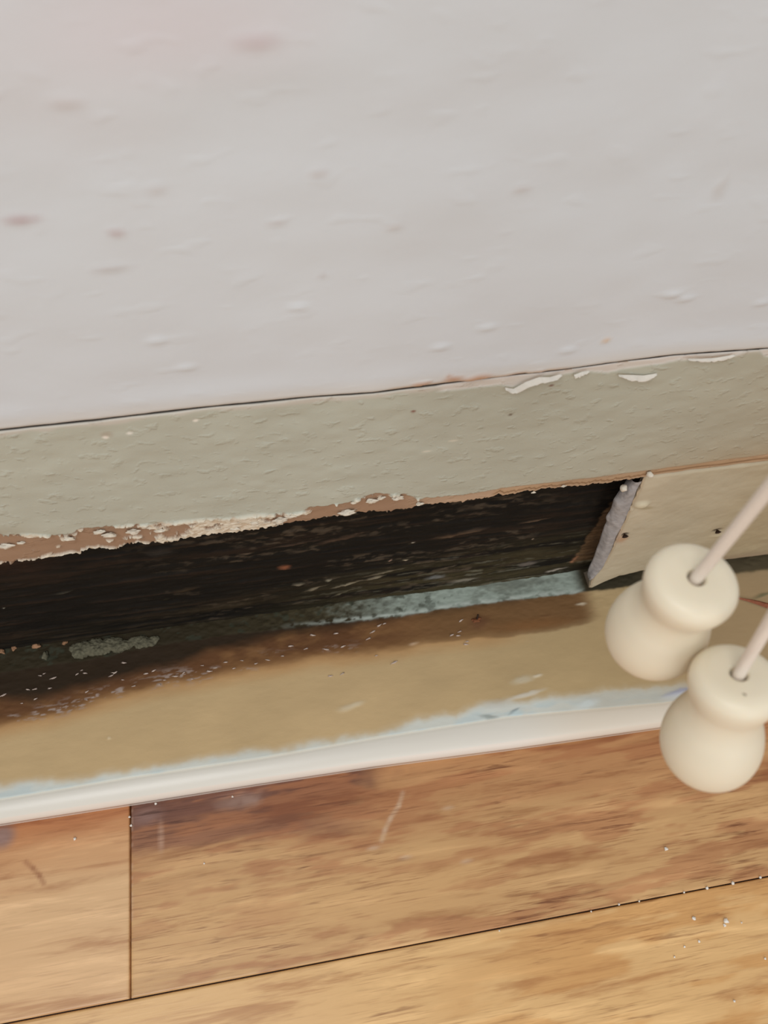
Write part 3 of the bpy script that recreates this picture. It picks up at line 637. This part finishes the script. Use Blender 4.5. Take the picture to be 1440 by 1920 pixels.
# ================================================================== THINGS
def lathe(name, prof, seg=64):
    bm = bmesh.new(); rows = []
    for r, s in prof:
        if r < 1e-6: rows.append([bm.verts.new((0, 0, -s))])
        else: rows.append([bm.verts.new((r*math.cos(2*math.pi*k/seg), r*math.sin(2*math.pi*k/seg), -s)) for k in range(seg)])
    for a, b in zip(rows[:-1], rows[1:]):
        for k in range(seg):
            k2 = (k+1) % seg
            if len(a) == 1: bm.faces.new((a[0], b[k], b[k2]))
            elif len(b) == 1: bm.faces.new((a[k], b[0], a[k2]))
            else: bm.faces.new((a[k], b[k], b[k2], a[k2]))
    bmesh.ops.recalc_face_normals(bm, faces=bm.faces)
    for f_ in bm.faces: f_.smooth = True
    me = bpy.data.meshes.new(name); bm.to_mesh(me); bm.free(); return me
def spline(pts, n=10):
    pts = np.array(pts, float); out = []
    pp = np.vstack([2*pts[0]-pts[1], pts, 2*pts[-1]-pts[-2]])
    for i in range(1, len(pp)-2):
        for k in range(n):
            t = k/n; a, b, c, d = pp[i-1:i+3]
            out.append(.5*((2*b)+(-a+c)*t+(2*a-5*b+4*c-d)*t*t+(-a+3*b-3*c+d)*t**3))
    out.append(pts[-1]); return out
hole = [(0, 9), (1.7, 9), (2.0, 3), (2.1, .5)]
outer = spline([(2.4, .1), (5.0, -.05), (7.4, .1), (9.4, 1.0), (10.6, 3.0), (10.7, 5.4), (10.1, 8.2), (9.3, 11.0), (9.2, 14.0), (9.9, 17.5), (11.3, 21.5), (12.4, 26.0), (12.7, 30.5), (12.0, 35.0), (10.0, 39.2), (6.8, 42.2), (3.3, 43.6), (0.001, 44.0)], 7)
prof = [(r*.001, s*.001) for r, s in hole]+[(max(r, 0)*.001, s*.001) for r, s in outer[:-1]]+[(0, .044)]

def tube(name, pts, r, seg=12, mat=None, parent=None):
    pts = [Vector(p) for p in pts]; bm = bmesh.new(); rows = []
    up = Vector((.3, .9, .1)).normalized()
    for i, p in enumerate(pts):
        t = (pts[min(i+1, len(pts)-1)]-pts[max(i-1, 0)]).normalized(); a = t.cross(up).normalized(); b = t.cross(a)
        rows.append([bm.verts.new(p+r*(a*math.cos(2*math.pi*k/seg)+b*math.sin(2*math.pi*k/seg))) for k in range(seg)])
    for a, b in zip(rows[:-1], rows[1:]):
        for k in range(seg): bm.faces.new((a[k], a[(k+1) % seg], b[(k+1) % seg], b[k]))
    bm.faces.new(rows[0]); bm.faces.new(rows[-1])
    bmesh.ops.recalc_face_normals(bm, faces=bm.faces)
    for f_ in bm.faces: f_.smooth = True
    me = bpy.data.meshes.new(name); bm.to_mesh(me); bm.free(); return link(name, me, mat, parent)

def tassel(top_px, depth, bulb_px, cord_px, label, sc=1.0):
    f0 = ray(*top_px)/F_PX; top = CAM+f0*depth
    Ld = .0305*sc
    # bulb centre on its own line of sight, Ld away from the top face and farther down
    g0 = ray(*bulb_px)/F_PX; best = None
    for dz in np.arange(depth, depth+Ld*1.1, .0001):
        p = CAM+g0*dz; e = abs(np.linalg.norm(p-top)-Ld)
        if best is None or e < best[0]: best = (e, p)
    ax = Vector(best[1]-top).normalized()         # points down the tassel
    o = bpy.data.objects.new('blind_tassel', None); COL.objects.link(o); o.location = top; o.empty_display_size = .01
    q = Vector((0, 0, -1)).rotation_difference(ax); o.rotation_mode = 'QUATERNION'; o.rotation_quaternion = q
    tag(o, label, 'blind tassel', 'wooden tassels on the blind cords')
    k = link('knob', lathe('knob', prof), m_knob, o); k.scale = (sc,)*3
    # cord: leaves the hole along its sight-line direction, then hangs from the blind above
    n_ = Vector(np.cross(ray(*top_px), ray(*cord_px))).normalized()
    v = Vector((0, 0, 1)); v = (v-n_*v.dot(n_)).normalized()
    T = Vector(top); inv = q.inverted()
    pts = [T-v*(-0.0)+ax*.006, T+ax*.002, T+v*.006]
    for s in (.02, .05, .09, .13, .18): pts.append(T+v*s)
    last = pts[-1]
    for s in (.1, .3, .6, .9, 1.2): pts.append(last+Vector((v.x*.05, v.y*.05, s)))
    sp = spline([tuple(p) for p in pts], 8)
    c = tube('cord', [inv @ (Vector(p)-T) for p in sp], (.00145*sc), 14, m_cord, o)
    return o, top, ax
t1 = tassel((1307, 1082), .172, (1228, 1184), (1440, 918), 'cream tassel on a blind cord over the beige ledge, left and higher of the two')
t2 = tassel((1386, 1262), .174, (1331, 1390), (1440, 1172), 'cream tassel on a blind cord over the bamboo floor, lower and right of the two', .965)

# dull speck on the top of the lower tassel
o2, top2, ax2 = t2
r_ = ray(1396, 1302)/F_PX; n_ = np.array(ax2); tt_ = (top2-CAM).dot(n_)/r_.dot(n_); pl = CAM+r_*tt_
sp_ = link('speck', lump_mesh('speck', .0005, 5, 2, .2, (1, 1, .5)), plain('olive_speck', (150, 138, 112), .7), o2)
sp_.location = o2.rotation_quaternion.inverted() @ (Vector(pl)-Vector(top2)); sp_.location.z = -.0001

# loose crumbs on the floor
fl = [(1248, 1592, .0010), (1300, 1722, .0010), (1360, 1727, .0013), (1358, 1735, .0009), (1310, 1765, .0007), (1283, 1775, .0006), (1373, 1656, .0009), (1325, 1665, .0008), (1282, 1673, .0006), (1425, 1645, .0007), (1198, 1690, .0006), (1160, 1696, .0006), (1108, 1709, .0005), (936, 1745, .0005), (1264, 1794, .0006), (1434, 1797, .0006), (1376, 1877, .0007), (141, 1573, .0009), (292, 1507, .0007), (246, 1548, .0007), (243, 1532, .0006), (383, 1619, .0005), (436, 1494, .0006), (1390, 1730, .0005)]
for i, (px, py, r) in enumerate(fl):
    o = place_lump('plaster_crumb', px, py, r*.9, m_crumb, 100+i, 'floor', sink=.35, sub=2, amp=.3)
    near_seam = i in (6, 7, 8, 9, 10, 11, 12, 13)
    if near_seam: tag(o, 'tiny white plaster crumb lodged along the long seam of the bamboo floor', 'crumb', 'plaster crumbs in the floor seam')
    elif i == 0: tag(o, 'small white crumb alone on the floor right below the lower tassel, above the long seam', 'crumb')
    elif i == 2: tag(o, 'largest white crumb on the front floor plank, below the seam at right', 'crumb')
    elif i == 16: tag(o, 'tiny white crumb alone near the bottom right corner of the floor', 'crumb')
    elif px < 500: tag(o, 'tiny white plaster crumb on the bamboo floor near the plank end joint', 'crumb', 'plaster crumbs near the plank joint')
    else: tag(o, 'tiny white plaster crumb lying loose on the bamboo floor right of the frame centre', 'crumb', 'plaster crumbs on the open floor')
# pale flecks caught on the stained ledge
rd = random.Random(11)
proto = [lump_mesh('paint_fleck', .00046, 300+k, 2, .45, (2.4+.3*k, .8, .4)) for k in range(5)]
for p_ in proto: p_.materials.append(m_fleck)
spots = [(145, 1264), (160, 1262), (75, 1266), (85, 1262), (98, 1270), (155, 1259), (54, 1294), (66, 1291), (94, 1290), (4, 1302), (42, 1320), (66, 1311), (160, 1311), (162, 1297), (210, 1267), (218, 1262), (232, 1276), (250, 1288), (234, 1242), (215, 1262), (272, 1262), (290, 1258), (300, 1282), (308, 1276), (330, 1268), (345, 1262), (360, 1272), (378, 1247), (392, 1257), (402, 1252), (425, 1240), (440, 1252), (455, 1238), (480, 1243), (500, 1239), (530, 1232), (545, 1213), (572, 1216), (588, 1193), (610, 1216), (630, 1187), (645, 1212), (690, 1197), (712, 1172), (699, 1184), (720, 1170), (866, 1163), (861, 1185), (874, 1207), (877, 1203), (846, 1191), (860, 1194), (643, 1265), (620, 1266), (740, 1243), (704, 1230)]
for i, (px, py) in enumerate(spots):
    o = bpy.data.objects.new('paint_fleck', proto[i % 5]); COL.objects.link(o)
    x, y = onledge(px+rd.uniform(-2, 2), py+rd.uniform(-2, 2)); o.location = (x, y, float(zledge(np.array(y)))+.0004)
    o.rotation_euler = (0, 0, rd.uniform(-.3, .5)); s = rd.uniform(.6, 1.25); o.scale = (s, s, s)
    where = ('on the stain near the picture left edge' if px < 120 else 'on the stain below the grey fluff clump' if px < 320 else 'in the worn streak right of the fluff' if px < 600 else 'close to the rusty nail stub' if px > 800 else 'between worn streak and nail stub')
    tag(o, 'tiny pale paint fleck '+where, 'fleck', 'paint flecks '+where)
# rotten wood crumbs at the left foot of the black timber
for i, (px, py, r, lab) in enumerate([(27, 1214, .0016, 'small tan crumb of rotten wood, second from the left end of the opening'), (5, 1222, .0014, 'small tan crumb of rotten wood at the left edge of the picture'), (69, 1212, .0019, 'pinkish brown crumb of rotten wood, largest at the left foot of the black timber'), (123, 1205, .0014, 'flat pinkish brown crumb of rotten wood beside the grey fluff clump'), (86, 1230, .0020, 'dull brown crumb of rotten wood just below the other crumbs on the ledge')]):
    o = place_lump('wood_crumb', px, py, r, m_tan if i < 4 else m_fluff, 200+i, 'ledge', sc=(1.3, .8, .7), sub=3, amp=.3, sink=.2); tag(o, lab, 'crumb')
# grey fluff clump: many small tufts fused into one body
bm = bmesh.new(); rd = random.Random(3)
x0, y0_ = onledge(142, 1214); x1, y1_ = onledge(292, 1200)
for k in range(34):
    t = (k+.5)/34; r = .0040*(1-.5*t)*rd.uniform(.65, 1.15)
    mt = Matrix.Translation((x0+(x1-x0)*t, y0_+(y1_-y0_)*t+rd.uniform(-.0034, .0030)*(1-.55*t)-.001, zledge(np.array(y0_))+r*.2)) @ Matrix.Diagonal((1.5, 1.0, .75, 1))
    bmesh.ops.create_icosphere(bm, subdivisions=2, radius=r, matrix=mt)
me = bpy.data.meshes.new('fluff_clump'); bm.to_mesh(me); bm.free()
o = link('fluff_clump', me, m_fluff); rm = o.modifiers.new('fuse', 'REMESH'); rm.mode = 'VOXEL'; rm.voxel_size = .00035; rm.use_smooth_shade = True
dm_t = bpy.data.textures.new('fluff', 'CLOUDS'); dm_t.noise_scale = .0016
dm = o.modifiers.new('rough', 'DISPLACE'); dm.texture = dm_t; dm.strength = .0016; dm.texture_coords = 'LOCAL'
tag(o, 'grey olive clump of fluff lying at the foot of the black timber', 'fluff')
# broken nail stub with debris on the ledge
x, y = onledge(893, 1163)
rt = bpy.data.objects.new('nail_stub', None); COL.objects.link(rt); rt.location = (x, y, float(zledge(np.array(y)))); tag(rt, 'rusty broken nail stub sticking out of the brown stain on the ledge', 'nail')
a = link('rust_crust', lump_mesh('rust_crust', .0020, 7, 3, .4, (1.3, .8, .35)), m_rust, rt); a.location = (0, 0, .0003)
tube('nail_shank', [(0.0002, 0, -.001), (.0006, .0010, .002), (.0008, .0018, .0042)], .0006, 8, m_hole, rt)
# red-brown sliver on the ledge, right
def sliver(p0, p1, w0, w1, name, mat):
    (ax_, ay), (bx2, by) = onledge(*p0), onledge(*p1)
    n = 14; bm = bmesh.new(); rows = []
    d = Vector((bx2-ax_, by-ay, 0)); nn_ = Vector((-d.y, d.x, 0)).normalized()
    for i in range(n+1):
        t = i/n; c = Vector((ax_, ay, 0))+d*t+nn_*.0006*math.sin(t*4); wd = (w0+(w1-w0)*t)*(1 if i < n else .3); z = float(zledge(np.array(c.y)))+.0005
        rows.append([bm.verts.new(c+nn_*wd+Vector((0, 0, z))), bm.verts.new(c+nn_*wd*.3+Vector((0, 0, z+.0009))), bm.verts.new(c-nn_*wd+Vector((0, 0, z+.0004))), bm.verts.new(c+Vector((0, 0, z-.0003)))])
    for a, b in zip(rows[:-1], rows[1:]):
        for k in range(4): bm.faces.new((a[k], a[(k+1) % 4], b[(k+1) % 4], b[k]))
    bm.faces.new(rows[0]); bm.faces.new(rows[-1]); bmesh.ops.recalc_face_normals(bm, faces=bm.faces)
    me = bpy.data.meshes.new(name); bm.to_mesh(me); bm.free(); return link(name, me, mat)
o = sliver((1382, 1122), (1475, 1148), .0006, .0030, 'wood_splinter', m_splinter); tag(o, 'red-brown wood splinter lying on the ledge behind the cream tassels', 'splinter')
